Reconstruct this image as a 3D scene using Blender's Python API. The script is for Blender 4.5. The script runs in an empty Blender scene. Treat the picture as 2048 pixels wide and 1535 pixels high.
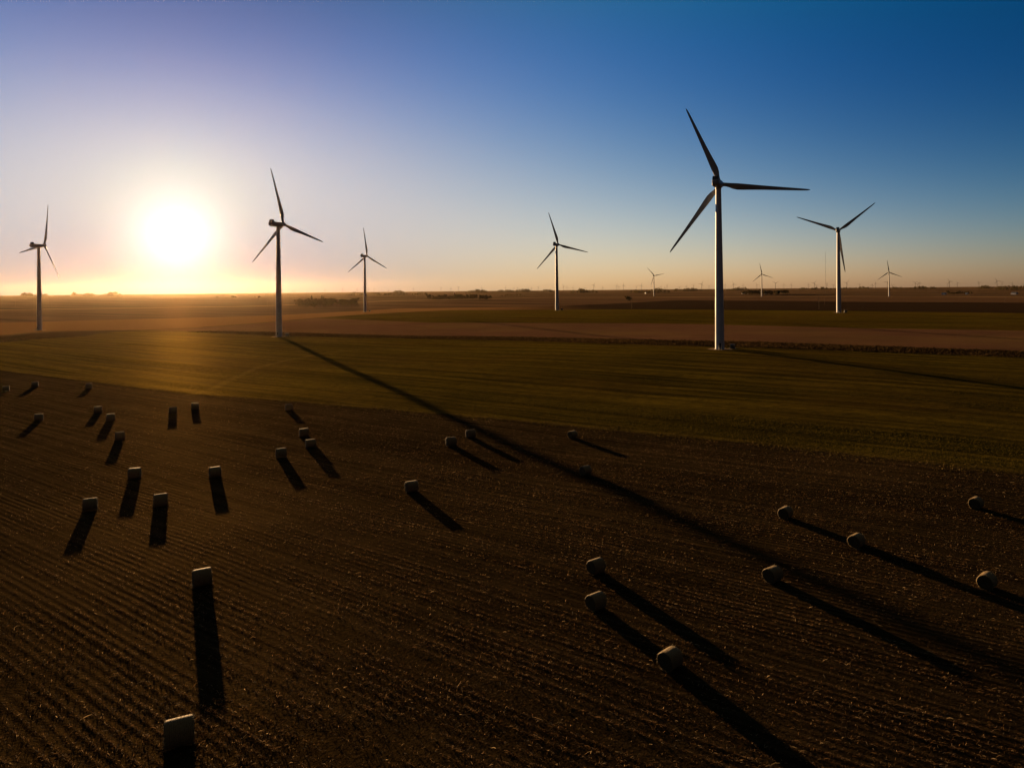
import bpy, bmesh, math, random
import numpy as np
from mathutils import Vector, Matrix, Euler

rng = np.random.default_rng(7)
random.seed(7)
R = math.radians
scene = bpy.context.scene
COL = scene.collection

# ------------------------------------------------------------------ camera model
FPX, CX, EYE, ROLL = 1400.0, 1024.0, 579.0, 0.009
HC = 33.5                                   # drone height above the ground below it
SUN_AZ = math.atan((354 - CX) / FPX)        # from +Y towards +X
SUN_EL = R(4.15)
SUN = Vector((math.sin(SUN_AZ) * math.cos(SUN_EL), math.cos(SUN_AZ) * math.cos(SUN_EL), math.sin(SUN_EL)))


def ray(px, py):
    """photo pixel (2048 wide) -> (tan azimuth, tan elevation) of the un-rolled view"""
    u, v = (px - CX) / FPX, (EYE - py) / FPX
    c, s = math.cos(ROLL), math.sin(ROLL)
    return u * c + v * s, -u * s + v * c


cam_d = bpy.data.cameras.new('camera')
cam_d.sensor_width = 36.0
cam_d.lens = 36.0 * FPX / 2048.0
cam_d.shift_y = -(767.5 - EYE) / 2048.0
cam_d.clip_start = 0.5
cam_d.clip_end = 60000.0
cam = bpy.data.objects.new('camera', cam_d)
COL.objects.link(cam)
cam.matrix_world = Matrix.Translation((0, 0, HC)) @ Matrix.Rotation(R(90), 4, 'X') @ Matrix.Rotation(-ROLL, 4, 'Z')
scene.camera = cam


# ------------------------------------------------------------------ helpers
def tag(o, label, cat, group=None, kind=None):
    if label: o['label'] = label
    if cat: o['category'] = cat
    if group: o['group'] = group
    if kind: o['kind'] = kind
    return o


def empty(name, loc, rz=0.0):
    o = bpy.data.objects.new(name, None)
    o.empty_display_size = 1.0
    COL.objects.link(o)
    o.location = loc
    o.rotation_euler = (0, 0, rz)
    return o


def link(name, me, parent=None):
    o = bpy.data.objects.new(name, me)
    COL.objects.link(o)
    if parent: o.parent = parent
    return o


class MB:
    """collects vertices and faces of one mesh"""
    def __init__(s): s.v, s.f = [], []

    def add(s, vs, fs):
        b = len(s.v)
        s.v += [tuple(p) for p in vs]
        s.f += [tuple(b + i for i in f) for f in fs]

    def box(s, c, d, taper=1.0, bev=0.0):
        x, y, z = d[0] / 2, d[1] / 2, d[2] / 2
        vs = []
        for zz, k in ((-z, 1.0), (z, taper)):
            for sx, sy in ((-1, -1), (1, -1), (1, 1), (-1, 1)):
                vs.append((c[0] + sx * x * k, c[1] + sy * y * k, c[2] + zz))
        s.add(vs, [(3, 2, 1, 0), (4, 5, 6, 7), (0, 1, 5, 4), (1, 2, 6, 5), (2, 3, 7, 6), (3, 0, 4, 7)])

    def loft(s, rings, cap0=True, cap1=True):
        n = len(rings[0])
        b = len(s.v)
        for r in rings: s.v += [tuple(p) for p in r]
        for k in range(len(rings) - 1):
            for i in range(n):
                j = (i + 1) % n
                s.f.append((b + k * n + i, b + k * n + j, b + (k + 1) * n + j, b + (k + 1) * n + i))
        if cap0: s.f.append(tuple(b + i for i in range(n - 1, -1, -1)))
        if cap1: s.f.append(tuple(b + (len(rings) - 1) * n + i for i in range(n)))

    def tube(s, p, q, r0, r1=None, n=10):
        r1 = r0 if r1 is None else r1
        p, q = Vector(p), Vector(q)
        d = (q - p).normalized()
        a = d.orthogonal().normalized()
        b = d.cross(a)
        ring = lambda c, r: [c + (a * math.cos(t) + b * math.sin(t)) * r for t in [2 * math.pi * i / n for i in range(n)]]
        s.loft([ring(p, r0), ring(q, r1)])

    def mesh(s, name, mat, smooth=None):
        me = bpy.data.meshes.new(name)
        me.from_pydata(s.v, [], s.f)
        if mat: me.materials.append(mat)
        me.validate()
        bm = bmesh.new()
        bm.from_mesh(me)
        bmesh.ops.recalc_face_normals(bm, faces=bm.faces)
        bm.to_mesh(me)
        bm.free()
        if smooth is not None:
            me.polygons.foreach_set('use_smooth', [True] * len(me.polygons))
            me.set_sharp_from_angle(angle=R(smooth))
        return me


def np_mesh(name, verts, quads, mat):
    me = bpy.data.meshes.new(name)
    nv, nf = len(verts), len(quads)
    me.vertices.add(nv)
    me.vertices.foreach_set('co', np.ascontiguousarray(verts, dtype=np.float32).ravel())
    k = quads.shape[1]
    me.loops.add(nf * k)
    me.loops.foreach_set('vertex_index', np.ascontiguousarray(quads, dtype=np.int32).ravel())
    me.polygons.add(nf)
    me.polygons.foreach_set('loop_start', np.arange(0, nf * k, k, dtype=np.int32))
    me.update(calc_edges=True)
    if mat: me.materials.append(mat)
    return me


def copy_tree(o, parent=None):
    c = o.copy()
    COL.objects.link(c)
    if parent: c.parent = parent
    for ch in list(o.children): copy_tree(ch, c)
    return c


# ------------------------------------------------------------------ terrain
LR = np.log([5, 60, 150, 300, 500, 800, 1500, 3000, 6000, 12000, 30000])
BZ = np.array([0, 0, 0, .8, 2.2, 3.0, 2.0, 2.5, 6.3, 9.3, 10.3])


def base_h(lr):
    # smooth by averaging the piecewise profile over a small window of log distance
    z = 0
    for d, w in ((-.24, .1), (-.12, .2), (0, .4), (.12, .2), (.24, .1)):
        z = z + w * np.interp(lr + d, LR, BZ)
    return z


CTRL = [  # photo px, metres from the camera, ground height
    (1437, 338, 4.1), (556, 498, 1.6), (77, 663, -.8), (1676, 683, 8.2), (1113, 852, 8.1), (729, 1003, 3.9),
    (1308, 2732, 3.1), (1523, 2517, .6), (1778, 2300, 0), (1400, 850, 7.9), (2100, 650, 7.9),
    (1024, 60, 0), (100, 60, 0), (1950, 60, 0), (1024, 120, 0), (100, 150, -.2), (1950, 110, .2),
    (1024, 220, .6), (1950, 200, 1.4), (300, 330, .1), (800, 340, 1.2), (1800, 350, 3.4), (1024, 480, 3.2),
    (1150, 1150, 3.0), (1800, 950, 2.5), (700, 1500, 2.0), (100, 1500, .5), (1950, 4600, 11.5), (1200, 5000, 7.0), (100, 5000, 4.5), (2000, 2200, 1.5)]
_ca = np.array([math.atan((c[0] - CX) / FPX) for c in CTRL])
_cl = np.log(np.array([c[1] / math.cos(math.atan((c[0] - CX) / FPX)) for c in CTRL]))
_cz = np.array([c[2] for c in CTRL])
_SA, _SL = 0.34, 0.42


def _ker(da, dl): return np.exp(-((da / _SA) ** 2 + (dl / _SL) ** 2))


_W = np.linalg.solve(_ker(_ca[:, None] - _ca[None], _cl[:, None] - _cl[None]) + 0.02 * np.eye(len(CTRL)), _cz - base_h(_cl))
_und = []
_g = np.random.default_rng(3)
for lam, amp in ((17, .035), (24, .05), (33, .07), (46, .10), (64, .13), (90, .16), (130, .2), (190, .26), (420, .6), (800, 1.0), (1500, 1.9)):
    for _ in range(2):
        t = _g.uniform(0, 2 * math.pi)
        _und.append((2 * math.pi / lam * math.cos(t), 2 * math.pi / lam * math.sin(t), _g.uniform(0, 6.28), amp * (.36 if lam < 300 else .7), lam))


def height(x, y):
    x, y = np.asarray(x, float), np.asarray(y, float)
    r = np.maximum(np.hypot(x, y), 4.0)
    lr = np.log(r)
    az = np.arctan2(x, y)
    z = base_h(lr)
    a2 = np.clip(az, -1.0, 1.0)
    for w, a, l in zip(_W, _ca, _cl):
        z = z + w * _ker(a2 - a, lr - l)
    for kx, ky, ph, amp, lam in _und:
        if lam < 300:
            fade = 1 / (1 + (r / (lam * 14)) ** 4)
        else:
            fade = np.clip((r - 900) / 2500, 0, 1) * (1 / (1 + (r / (lam * 9)) ** 4))
        z = z + amp * fade * np.sin(kx * x + ky * y + ph)
    return z


def hgt(x, y): return float(height(x, y))


_RR = np.exp(np.linspace(math.log(14), math.log(14800), 2600))


def ground_at(px, py, above=0.0):
    """where the sight line of a photo pixel meets the ground (raised by above)"""
    a, e = ray(px, py)
    y = _RR / math.sqrt(1 + a * a)
    x = a * y
    d = HC + e * y - height(x, y) - above
    i = np.argmax(d <= 0)
    if d[i] > 0: i = len(_RR) - 1
    if i == 0: return x[0], y[0]
    t = d[i - 1] / (d[i - 1] - d[i] + 1e-9) if d[i] <= 0 else 1
    t = min(max(t, 0), 1)
    return x[i - 1] + t * (x[i] - x[i - 1]), y[i - 1] + t * (y[i] - y[i - 1])


def at_dist(px, D):
    a, _ = ray(px, EYE)
    return a * D, D


# ------------------------------------------------------------------ node helpers
class NT:
    def __init__(s, tree):
        s.t = tree
        s.n = tree.nodes
        s.l = tree.links

    def new(s, typ, **kw):
        nd = s.n.new(typ)
        for k, v in kw.items(): setattr(nd, k, v)
        return nd

    def _set(s, sock, v):
        if hasattr(v, 'node'): s.l.new(v, sock)
        elif v is not None: sock.default_value = v

    def math(s, op, a, b=None, c=None, clamp=False):
        nd = s.new('ShaderNodeMath', operation=op, use_clamp=clamp)
        for i, v in enumerate((a, b, c)):
            if v is not None: s._set(nd.inputs[i], v)
        return nd.outputs[0]

    def vmath(s, op, a, b=None):
        nd = s.new('ShaderNodeVectorMath', operation=op)
        s._set(nd.inputs[0], a)
        if b is not None: s._set(nd.inputs[3 if op == 'SCALE' else 1], b)
        return nd.outputs['Value'] if op in ('DOT_PRODUCT', 'LENGTH') else nd.outputs[0]

    def mix(s, f, a, b, blend='MIX'):
        nd = s.new('ShaderNodeMix', data_type='RGBA', blend_type=blend)
        s._set(nd.inputs[0], f)
        for sock, v in ((nd.inputs[6], a), (nd.inputs[7], b)):
            if isinstance(v, tuple) and len(v) == 3: v = (*v, 1)
            s._set(sock, v)
        return nd.outputs[2]

    def noise(s, vec, scale, detail=3, rough=.55, lac=2.0):
        nd = s.new('ShaderNodeTexNoise')
        s._set(nd.inputs['Vector'], vec)
        nd.inputs['Scale'].default_value = scale
        nd.inputs['Detail'].default_value = detail
        nd.inputs['Roughness'].default_value = rough
        nd.inputs['Lacunarity'].default_value = lac
        return nd.outputs['Fac']

    def ramp(s, f, stops, interp='LINEAR'):
        nd = s.new('ShaderNodeValToRGB')
        cr = nd.color_ramp
        cr.interpolation = interp
        while len(cr.elements) < len(stops): cr.elements.new(0.5)
        for e, (p, c) in zip(cr.elements, stops):
            e.position = p
            e.color = (*c, 1) if len(c) == 3 else c
        s._set(nd.inputs[0], f)
        return nd.outputs[0]

    def step(s, v, lo, hi):
        nd = s.new('ShaderNodeMapRange', interpolation_type='SMOOTHSTEP')
        s._set(nd.inputs[0], v)
        nd.inputs[1].default_value = lo
        nd.inputs[2].default_value = hi
        return nd.outputs[0]

    def attr(s, name):
        return s.new('ShaderNodeAttribute', attribute_name=name).outputs['Fac']


def material(name, base=(.5, .5, .5), rough=.6, spec=.3):
    m = bpy.data.materials.new(name)
    m.use_nodes = True
    nt = NT(m.node_tree)
    p = next(n for n in nt.n if n.type == 'BSDF_PRINCIPLED')
    p.inputs['Base Color'].default_value = (*base, 1)
    p.inputs['Roughness'].default_value = rough
    p.inputs['Specular IOR Level'].default_value = spec
    return m, nt, p


def varied(name, c0, c1, scale, rough=.6, spec=.3, bump=0.0, detail=4):
    m, nt, p = material(name, c0, rough, spec)
    tc = nt.new('ShaderNodeTexCoord').outputs['Object']
    f = nt.noise(tc, scale, detail, .6)
    nt.l.new(nt.mix(nt.step(f, .35, .68), c0, c1), p.inputs['Base Color'])
    if bump:
        b = nt.new('ShaderNodeBump')
        b.inputs['Strength'].default_value = 1.0
        b.inputs['Distance'].default_value = bump
        nt.l.new(f, b.inputs['Height'])
        nt.l.new(b.outputs[0], p.inputs['Normal'])
    return m


# ------------------------------------------------------------------ sky and sun
world = bpy.data.worlds.new('World')
scene.world = world
world.use_nodes = True
wt = NT(world.node_tree)
for n in list(wt.n): wt.n.remove(n)
w_out = wt.new('ShaderNodeOutputWorld')
bg = wt.new('ShaderNodeBackground')
wt.l.new(bg.outputs[0], w_out.inputs[0])
sky = wt.new('ShaderNodeTexSky', sky_type='NISHITA')
sky.sun_disc = False
sky.sun_elevation = SUN_EL
sky.sun_rotation = SUN_AZ
sky.altitude = 400
sky.air_density = 1.0
sky.dust_density = 1.2
sky.ozone_density = 2.5
SKY_STRENGTH = 0.05
direc = wt.vmath('NORMALIZE', wt.new('ShaderNodeTexCoord').outputs['Generated'])
cosang = wt.vmath('DOT_PRODUCT', direc, tuple(SUN))
ang = wt.math('ARCCOSINE', wt.math('MINIMUM', cosang, 1.0))
deg = wt.math('MULTIPLY', ang, 180 / math.pi)


def lobe(width, power, col):
    e = wt.math('EXPONENT', wt.math('MULTIPLY', wt.math('POWER', wt.math('DIVIDE', deg, width), power), -1.0))
    return wt.vmath('SCALE', col, e)


# the zenith is deeper blue, the half of the sky opposite the sun much dimmer
sepd = wt.new('ShaderNodeSeparateXYZ')
wt.l.new(direc, sepd.inputs[0])
elev = wt.math('MULTIPLY', wt.math('ARCSINE', sepd.outputs[2]), 180 / math.pi)
# colour of this evening's clear air, smooth in height above the horizon and angle from the sun
e1 = wt.math('MINIMUM', wt.math('MAXIMUM', wt.math('DIVIDE', elev, 10.0), 0.0), 2.6)
t1 = wt.math('MINIMUM', wt.math('MAXIMUM', wt.math('DIVIDE', deg, 30.0), 0.17), 2.15)
CO = [(-6.1239, -5.2782, -1.7791), (5.1686, 4.1856, 0.8724), (-2.629, -1.971, 0.1326), (8.9612, 8.2843, 4.0624), (-3.9974, -3.9859, -1.8395), (-4.5103, -4.7278, -2.723), (0.3561, 0.1785, -0.2081), (0.572, 0.6222, 0.2494), (0.52, 0.5281, 0.1881), (1.3307, 1.6038, 0.9889), (0.6249, 1.0125, 0.6792), (-0.2656, -0.3215, -0.2652)]
e2, t2 = wt.math('POWER', e1, 2.0), wt.math('POWER', t1, 2.0)
COEF = list(zip((1.0, e1, e2, t1, t2, wt.math('MULTIPLY', e1, t1), wt.math('POWER', e1, 3.0), wt.math('POWER', t1, 3.0),
                 wt.math('DIVIDE', 1.0, wt.math('ADD', t1, .15)), wt.math('MULTIPLY', e2, t1), wt.math('MULTIPLY', e1, t2), wt.math('MULTIPLY', e2, t2)), CO))
acc = None
for f_, c_ in COEF:
    v_ = wt.vmath('SCALE', c_, f_)
    acc = v_ if acc is None else wt.vmath('ADD', acc, v_)
sx_ = wt.new('ShaderNodeSeparateXYZ')
wt.l.new(acc, sx_.inputs[0])
cx_ = wt.new('ShaderNodeCombineXYZ')
for k_ in range(3): wt.l.new(wt.math('EXPONENT', sx_.outputs[k_]), cx_.inputs[k_])
fall = wt.ramp(wt.math('DIVIDE', deg, 180.0, clamp=True), [(0, (1, 1, 1)), (.35, (1, 1, 1)), (.42, (.5, .5, .5)), (.5, (.15, .152, .165)), (.65, (.07, .075, .10)), (1, (.055, .062, .095))])
skyc = wt.mix(1.0, wt.vmath('MULTIPLY', sky.outputs[0], cx_.outputs[0]), fall, 'MULTIPLY')
# high overhead, out of the picture, the evening sky is dim and only faintly blue
skyc = wt.mix(wt.step(elev, 22.0, 50.0), skyc, (.38, .36, .38))
total = skyc
# aureole of scattered light round the sun (real, fixed to the sun's direction)
for width, power, col in ((.62, 2.0, (240., 222., 196.)), (1.9, 1.25, (11., 10.0, 8.8))):
    total = wt.vmath('ADD', total, lobe(width, power, col))
wt.l.new(total, bg.inputs['Color'])
bg.inputs['Strength'].default_value = SKY_STRENGTH

sun_d = bpy.data.lights.new('sun', 'SUN')
sun_d.energy = 5.0
sun_d.angle = R(0.55)
sun_d.color = (1.0, .60, .27)
sun_o = bpy.data.objects.new('sun', sun_d)
COL.objects.link(sun_o)
sun_o.rotation_euler = SUN.to_track_quat('Z', 'Y').to_euler()
sun_o.location = SUN * 300

# ------------------------------------------------------------------ field boundaries (photo pixels -> metres on the ground)
B = [
    [(0, 740), (375, 787), (512, 796), (1024, 840), (1536, 890), (2048, 947)],
    [(0, 685), (100, 676), (170, 672), (212, 664), (300, 661), (440, 666), (560, 672), (1024, 681), (1280, 689), (1536, 695), (2048, 715)],
    [(0, 672), (100, 664), (212, 661), (300, 660.5), (440, 662), (560, 664), (800, 671), (1024, 673), (1536, 684), (2048, 702)],
    [(0, 671), (100, 663), (212, 660.5), (300, 660), (400, 655), (512, 647), (637, 636), (860, 645), (1260, 646), (1400, 648), (1720, 656), (2048, 661)],
    [(0, 670), (100, 662), (212, 660), (300, 659), (400, 654), (512, 646), (637, 635), (734, 628), (793, 625), (900, 620), (1260, 618.5), (1400, 619), (1720, 622), (2048, 626)],
    [(0, 645), (200, 640), (512, 632), (637, 626), (800, 617), (1080, 613), (1206, 608), (1360, 600), (1720, 603), (2048, 605)],
    [(0, 620), (512, 612), (770, 602), (1100, 594.5), (1400, 594), (1720, 592.5), (2048, 594)],
]


def bline(pts):
    xs = [p[0] for p in pts]
    s0 = (pts[1][1] - pts[0][1]) / (pts[1][0] - pts[0][0])
    s1 = (pts[-1][1] - pts[-2][1]) / (pts[-1][0] - pts[-2][0])
    full = [(-900, pts[0][1] - 900 * s0 * .6)] + pts + [(3000, pts[-1][1] + 950 * s1 * .8)]
    px = np.arange(-900, 3001, 12.0)
    py = np.interp(px, [p[0] for p in full], [p[1] for p in full])
    az, rr = [], []
    for a, b in zip(px, py):
        b = max(b, EYE - (a - CX) * ROLL + 3.5)
        x, y = ground_at(a, b)
        az.append(math.atan2(x, y))
        rr.append(math.log(math.hypot(x, y)))
    return np.array(az), np.array(rr)


BL = [bline(b) for b in B]


def stubble_zone(x, y):
    """True where the near corn-stubble field lies"""
    az = np.arctan2(x, y)
    return np.log(np.hypot(x, y)) < np.interp(az, *BL[0])


ROWD = Vector((0.819, -0.573, 0))          # the way the rows run
ROWN = Vector((0.573, 0.819, 0))           # across the rows


def ground_material():
    m, nt, p = material('farmland', (.04, .03, .02), .8, .15)
    pos = nt.new('ShaderNodeTexCoord').outputs['Object']
    sx = nt.new('ShaderNodeSeparateXYZ')
    nt.l.new(pos, sx.inputs[0])
    across = nt.vmath('DOT_PRODUCT', pos, tuple(ROWN))
    along = nt.vmath('DOT_PRODUCT', pos, tuple(ROWD))

    def uvw(ka, kl):
        c = nt.new('ShaderNodeCombineXYZ')
        nt.l.new(nt.math('MULTIPLY', across, ka), c.inputs[0])
        nt.l.new(nt.math('MULTIPLY', along, kl), c.inputs[1])
        return c.outputs[0]

    wob = nt.math('MULTIPLY', nt.math('SUBTRACT', nt.noise(pos, .11, 4, .6), .5), 5.0)
    wob2 = nt.math('MULTIPLY', nt.math('SUBTRACT', nt.noise(pos, .8, 4, .7), .5), 3.0)
    wobn = nt.math('ADD', wob, wob2)

    def past(k, w, wobble=1.0):
        v = nt.math('ADD', nt.attr('b%d' % k), nt.math('MULTIPLY', wobn, wobble))
        return nt.step(v, -w, w)

    big = nt.noise(pos, .012, 3, .5)
    mid = nt.noise(pos, .06, 4, .55)
    fine = nt.noise(pos, 1.3, 5, .65)
    swath = nt.noise(uvw(.22, .007), 1.0, 4, .6)         # windrows of the mown field
    swath2 = nt.noise(uvw(.8, .03), 1.0, 4, .65)
    strip = nt.noise(uvw(.03, .0015), 1.0, 3, .5)
    # --- albedos
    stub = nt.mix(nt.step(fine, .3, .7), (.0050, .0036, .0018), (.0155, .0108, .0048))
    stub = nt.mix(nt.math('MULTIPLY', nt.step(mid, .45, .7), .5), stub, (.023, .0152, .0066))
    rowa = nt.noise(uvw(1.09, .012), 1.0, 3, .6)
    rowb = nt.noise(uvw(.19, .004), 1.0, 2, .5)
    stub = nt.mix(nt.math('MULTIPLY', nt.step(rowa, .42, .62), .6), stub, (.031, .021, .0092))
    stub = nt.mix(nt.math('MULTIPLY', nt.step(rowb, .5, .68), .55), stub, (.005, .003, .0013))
    grass = nt.mix(nt.step(swath, .36, .62), (.0075, .0065, .001), (.056, .041, .005))
    grass = nt.mix(nt.math('MULTIPLY', nt.step(swath2, .4, .7), .5), grass, (.034, .025, .004))
    grass = nt.mix(nt.math('MULTIPLY', nt.step(big, .42, .68), .45), grass, (.036, .020, .0045))
    grass = nt.mix(nt.math('MULTIPLY', nt.step(fine, .45, .8), .5), grass, (.03, .026, .005))
    mott = nt.noise(pos, .3, 4, .65)
    grass = nt.mix(nt.math('MULTIPLY', nt.step(mott, .42, .7), .6), grass, (.012, .0095, .002))
    weeds = nt.mix(fine, (.008, .0055, .0025), (.028, .017, .0065))
    brown = nt.mix(nt.step(swath2, .35, .7), (.044, .024, .0155), (.070, .038, .0235))
    brown = nt.mix(nt.math('MULTIPLY', nt.step(big, .4, .7), .5), brown, (.07, .047, .019))
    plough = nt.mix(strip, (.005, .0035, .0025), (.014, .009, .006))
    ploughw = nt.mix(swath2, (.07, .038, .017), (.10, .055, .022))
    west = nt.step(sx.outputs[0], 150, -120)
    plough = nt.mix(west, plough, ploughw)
    far1 = nt.mix(nt.step(strip, .35, .65), (.016, .010, .007), (.050, .031, .019))
    far2 = nt.mix(nt.step(strip, .4, .6), (.012, .009, .006), (.045, .029, .018))
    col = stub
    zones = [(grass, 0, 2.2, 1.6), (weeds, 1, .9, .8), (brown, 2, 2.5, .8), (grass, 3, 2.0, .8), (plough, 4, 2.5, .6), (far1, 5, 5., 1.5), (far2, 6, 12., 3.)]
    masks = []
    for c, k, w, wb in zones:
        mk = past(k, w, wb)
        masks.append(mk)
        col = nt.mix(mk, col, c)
    # grassy edge along the stubble
    e = nt.math('ABSOLUTE', nt.math('SUBTRACT', nt.math('ADD', nt.attr('b0'), wob2), 1.5))
    col = nt.mix(nt.math('MULTIPLY', nt.math('SUBTRACT', 1.0, nt.step(e, .4, 2.4)), .35), col, (.085, .06, .012))
    # pale roadside line, gravel pads and the service track
    e = nt.math('ABSOLUTE', nt.attr('b6'))
    col = nt.mix(nt.math('MULTIPLY', nt.math('SUBTRACT', 1.0, nt.step(e, 10, 30)), .6), col, (.17, .12, .065))
    trk = nt.math('ADD', nt.attr('track'), nt.math('MULTIPLY', wob2, .5))
    col = nt.mix(nt.math('MULTIPLY', nt.math('SUBTRACT', 1.0, nt.step(trk, .5, 2.6)), .16), col, (.12, .09, .03))
    pad = nt.math('ADD', nt.attr('pad'), nt.math('MULTIPLY', wob2, .8))
    col = nt.mix(nt.math('MULTIPLY', nt.math('SUBTRACT', 1.0, nt.step(pad, 5.0, 6.6)), .8), col, (.16, .12, .085))
    nt.l.new(col, p.inputs['Base Color'])
    # --- relief: rows in the stubble, tufts in the grass
    row = nt.math('SINE', nt.math('ADD', nt.math('MULTIPLY', across, 2 * math.pi / .92), nt.math('MULTIPLY', nt.noise(pos, .05, 3, .55), 5.0)))
    clod = nt.noise(pos, 3.5, 4, .65)
    rowvar = nt.noise(uvw(1.09, .05), 1.0, 3, .6)
    h_st = nt.math('ADD', nt.math('MULTIPLY', row, nt.math('MULTIPLY', nt.math('MULTIPLY', rowvar, nt.step(nt.noise(pos, .045, 4, .6), .34, .62)), .12)), nt.math('MULTIPLY', clod, .22))
    h_gr = nt.math('ADD', nt.math('MULTIPLY', swath, 1.0), nt.math('ADD', nt.math('MULTIPLY', swath2, .45), nt.math('MULTIPLY', fine, .5)))
    hmix = nt.new('ShaderNodeMix', data_type='FLOAT')
    nt.l.new(masks[0], hmix.inputs[0])
    nt.l.new(h_st, hmix.inputs[2])
    nt.l.new(h_gr, hmix.inputs[3])
    bp = nt.new('ShaderNodeBump')
    bp.inputs['Strength'].default_value = 1.0
    bp.inputs['Distance'].default_value = 1.0
    nt.l.new(hmix.outputs[0], bp.inputs['Height'])
    nt.l.new(bp.outputs[0], p.inputs['Normal'])
    # fuzz of stems and blades seen against the light
    nt.l.new(nt.math('ADD', nt.math('MULTIPLY', masks[0], .05), .3), p.inputs['Sheen Weight'])
    p.inputs['Specular IOR Level'].default_value = 0.0
    # dull gloss of straw and leaf blades
    gl = nt.new('ShaderNodeBsdfGlossy')
    gl.inputs['Roughness'].default_value = .55
    nt.l.new(nt.mix(masks[0], (.0025, .0016, .00055), nt.mix(masks[1], (.0088, .0056, .0010), (.0046, .0026, .0009))), gl.inputs['Color'])
    nt.l.new(bp.outputs[0], gl.inputs['Normal'])
    ad = nt.new('ShaderNodeAddShader')
    nt.l.new(p.outputs[0], ad.inputs[0])
    nt.l.new(gl.outputs[0], ad.inputs[1])
    nt.l.new(ad.outputs[0], next(q for q in nt.n if q.type == 'OUTPUT_MATERIAL').inputs['Surface'])
    p.inputs['Sheen Roughness'].default_value = .45
    tint = nt.mix(1.0, col, (3.2, 3.0, 2.6), 'MULTIPLY')
    nt.l.new(tint, p.inputs['Sheen Tint'])
    return m


def make_ground():
    fine = np.radians(np.arange(-52, 52.001, .16))
    coarse = np.radians(np.arange(56, 304.1, 4.0))
    az = np.concatenate([fine, coarse])
    nr = [6.0, 10.0]
    r = 14.0
    while r < 15000:
        nr.append(r)
        r *= 1.0085 if r < 5000 else 1.02
    rr = np.array(nr)
    na, n = len(az), len(rr)
    A, Rr = np.meshgrid(az, rr)
    X, Y = Rr * np.sin(A), Rr * np.cos(A)
    Z = height(X, Y)
    v = np.stack([X, Y, Z], -1).reshape(-1, 3)
    v = np.concatenate([v, [[0, 0, hgt(0, 1)]]])
    i = np.arange(n - 1)[:, None] * na
    j = np.arange(na)[None]
    j2 = (j + 1) % na
    q = np.stack([i + j, i + na + j, i + na + j2, i + j2], -1).reshape(-1, 4)
    me = np_mesh('ground', v, q[:, ::-1].copy(), ground_material())
    # close the middle below the camera
    bm = None
    me.polygons.foreach_set('use_smooth', np.ones(len(q), dtype=bool))
    Aw = np.where(A > math.pi, A - 2 * math.pi, A)
    L = np.log(Rr)
    for k, (ba, bl) in enumerate(BL):
        lb = np.interp(Aw, ba, bl)
        d = Rr - np.exp(lb)
        a = me.attributes.new('b%d' % k, 'FLOAT', 'POINT')
        a.data.foreach_set('value', np.append(np.clip(d, -400, 400).ravel(), -400).astype(np.float32))
    for name, segs in (('track', TRACKS), ('pad', PADS)):
        d = np.full(X.shape, 300.0)
        for pts in segs:
            if len(pts) == 1:
                d = np.minimum(d, np.hypot(X - pts[0][0], Y - pts[0][1]))
            for (x0, y0), (x1, y1) in zip(pts[:-1], pts[1:]):
                l2 = (x1 - x0) ** 2 + (y1 - y0) ** 2
                t = np.clip(((X - x0) * (x1 - x0) + (Y - y0) * (y1 - y0)) / l2, 0, 1)
                d = np.minimum(d, np.hypot(X - x0 - t * (x1 - x0), Y - y0 - t * (y1 - y0)))
        a = me.attributes.new(name, 'FLOAT', 'POINT')
        a.data.foreach_set('value', np.append(d.ravel(), 300).astype(np.float32))
    o = link('ground', me)
    tag(o, 'rolling farmland of corn stubble, mown green strips and ploughed brown fields', 'ground', kind='structure')
    return o


# ------------------------------------------------------------------ turbines
m_white = varied('white_painted_steel', (.52, .525, .56), (.60, .605, .63), .35, .5, .25)
m_grp = varied('white_fibreglass', (.26, .26, .27), (.32, .32, .32), .5, .35, .4)
m_grey = varied('dark_grey_metal', (.05, .052, .055), (.085, .085, .085), 2.0, .5, .4)
m_door = varied('grey_green_door_paint', (.06, .07, .08), (.09, .1, .1), 2.0, .5, .4)
m_conc = varied('concrete', (.28, .26, .23), (.36, .34, .31), 1.2, .85, .2)
m_green = varied('green_cabinet_paint', (.025, .035, .025), (.04, .05, .035), 2.0, .55, .3)

HUB_Z, NAC_Z = 80.0, 78.2


def tower_mesh():
    mb = MB()
    prof = [(0, 2.35), (.25, 2.35), (.25, 2.15), (22, 1.98), (22.0, 2.01), (22.18, 2.01), (22.18, 1.97), (50, 1.66), (50, 1.69), (50.18, 1.69), (50.18, 1.65),
            (77.2, 1.3), (77.2, 1.42), (78.0, 1.42)]
    n = 40
    mb.loft([[(r * math.cos(2 * math.pi * i / n), r * math.sin(2 * math.pi * i / n), z) for i in range(n)] for z, r in prof])
    return mb.mesh('tower', m_white, 30)


def door_mesh():
    mb = MB()
    # stands 3 mm proud of the shell, rounded top; local -Y is outwards
    w, h, rr = .45, 1.9, .35
    out = [(-w, 0), (w, 0), (w, h - rr)] + [(w - rr + rr * math.cos(t), h - rr + rr * math.sin(t)) for t in (R(30), R(60), R(90))] + \
          [(-w + rr + rr * math.cos(t), h - rr + rr * math.sin(t)) for t in (R(90), R(120), R(150))] + [(-w, h - rr)]
    mb.loft([[(x, -2.12 + .1, z + 1.3) for x, z in out], [(x, -2.2, z + 1.3) for x, z in out]])
    return mb.mesh('door', m_door)


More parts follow.
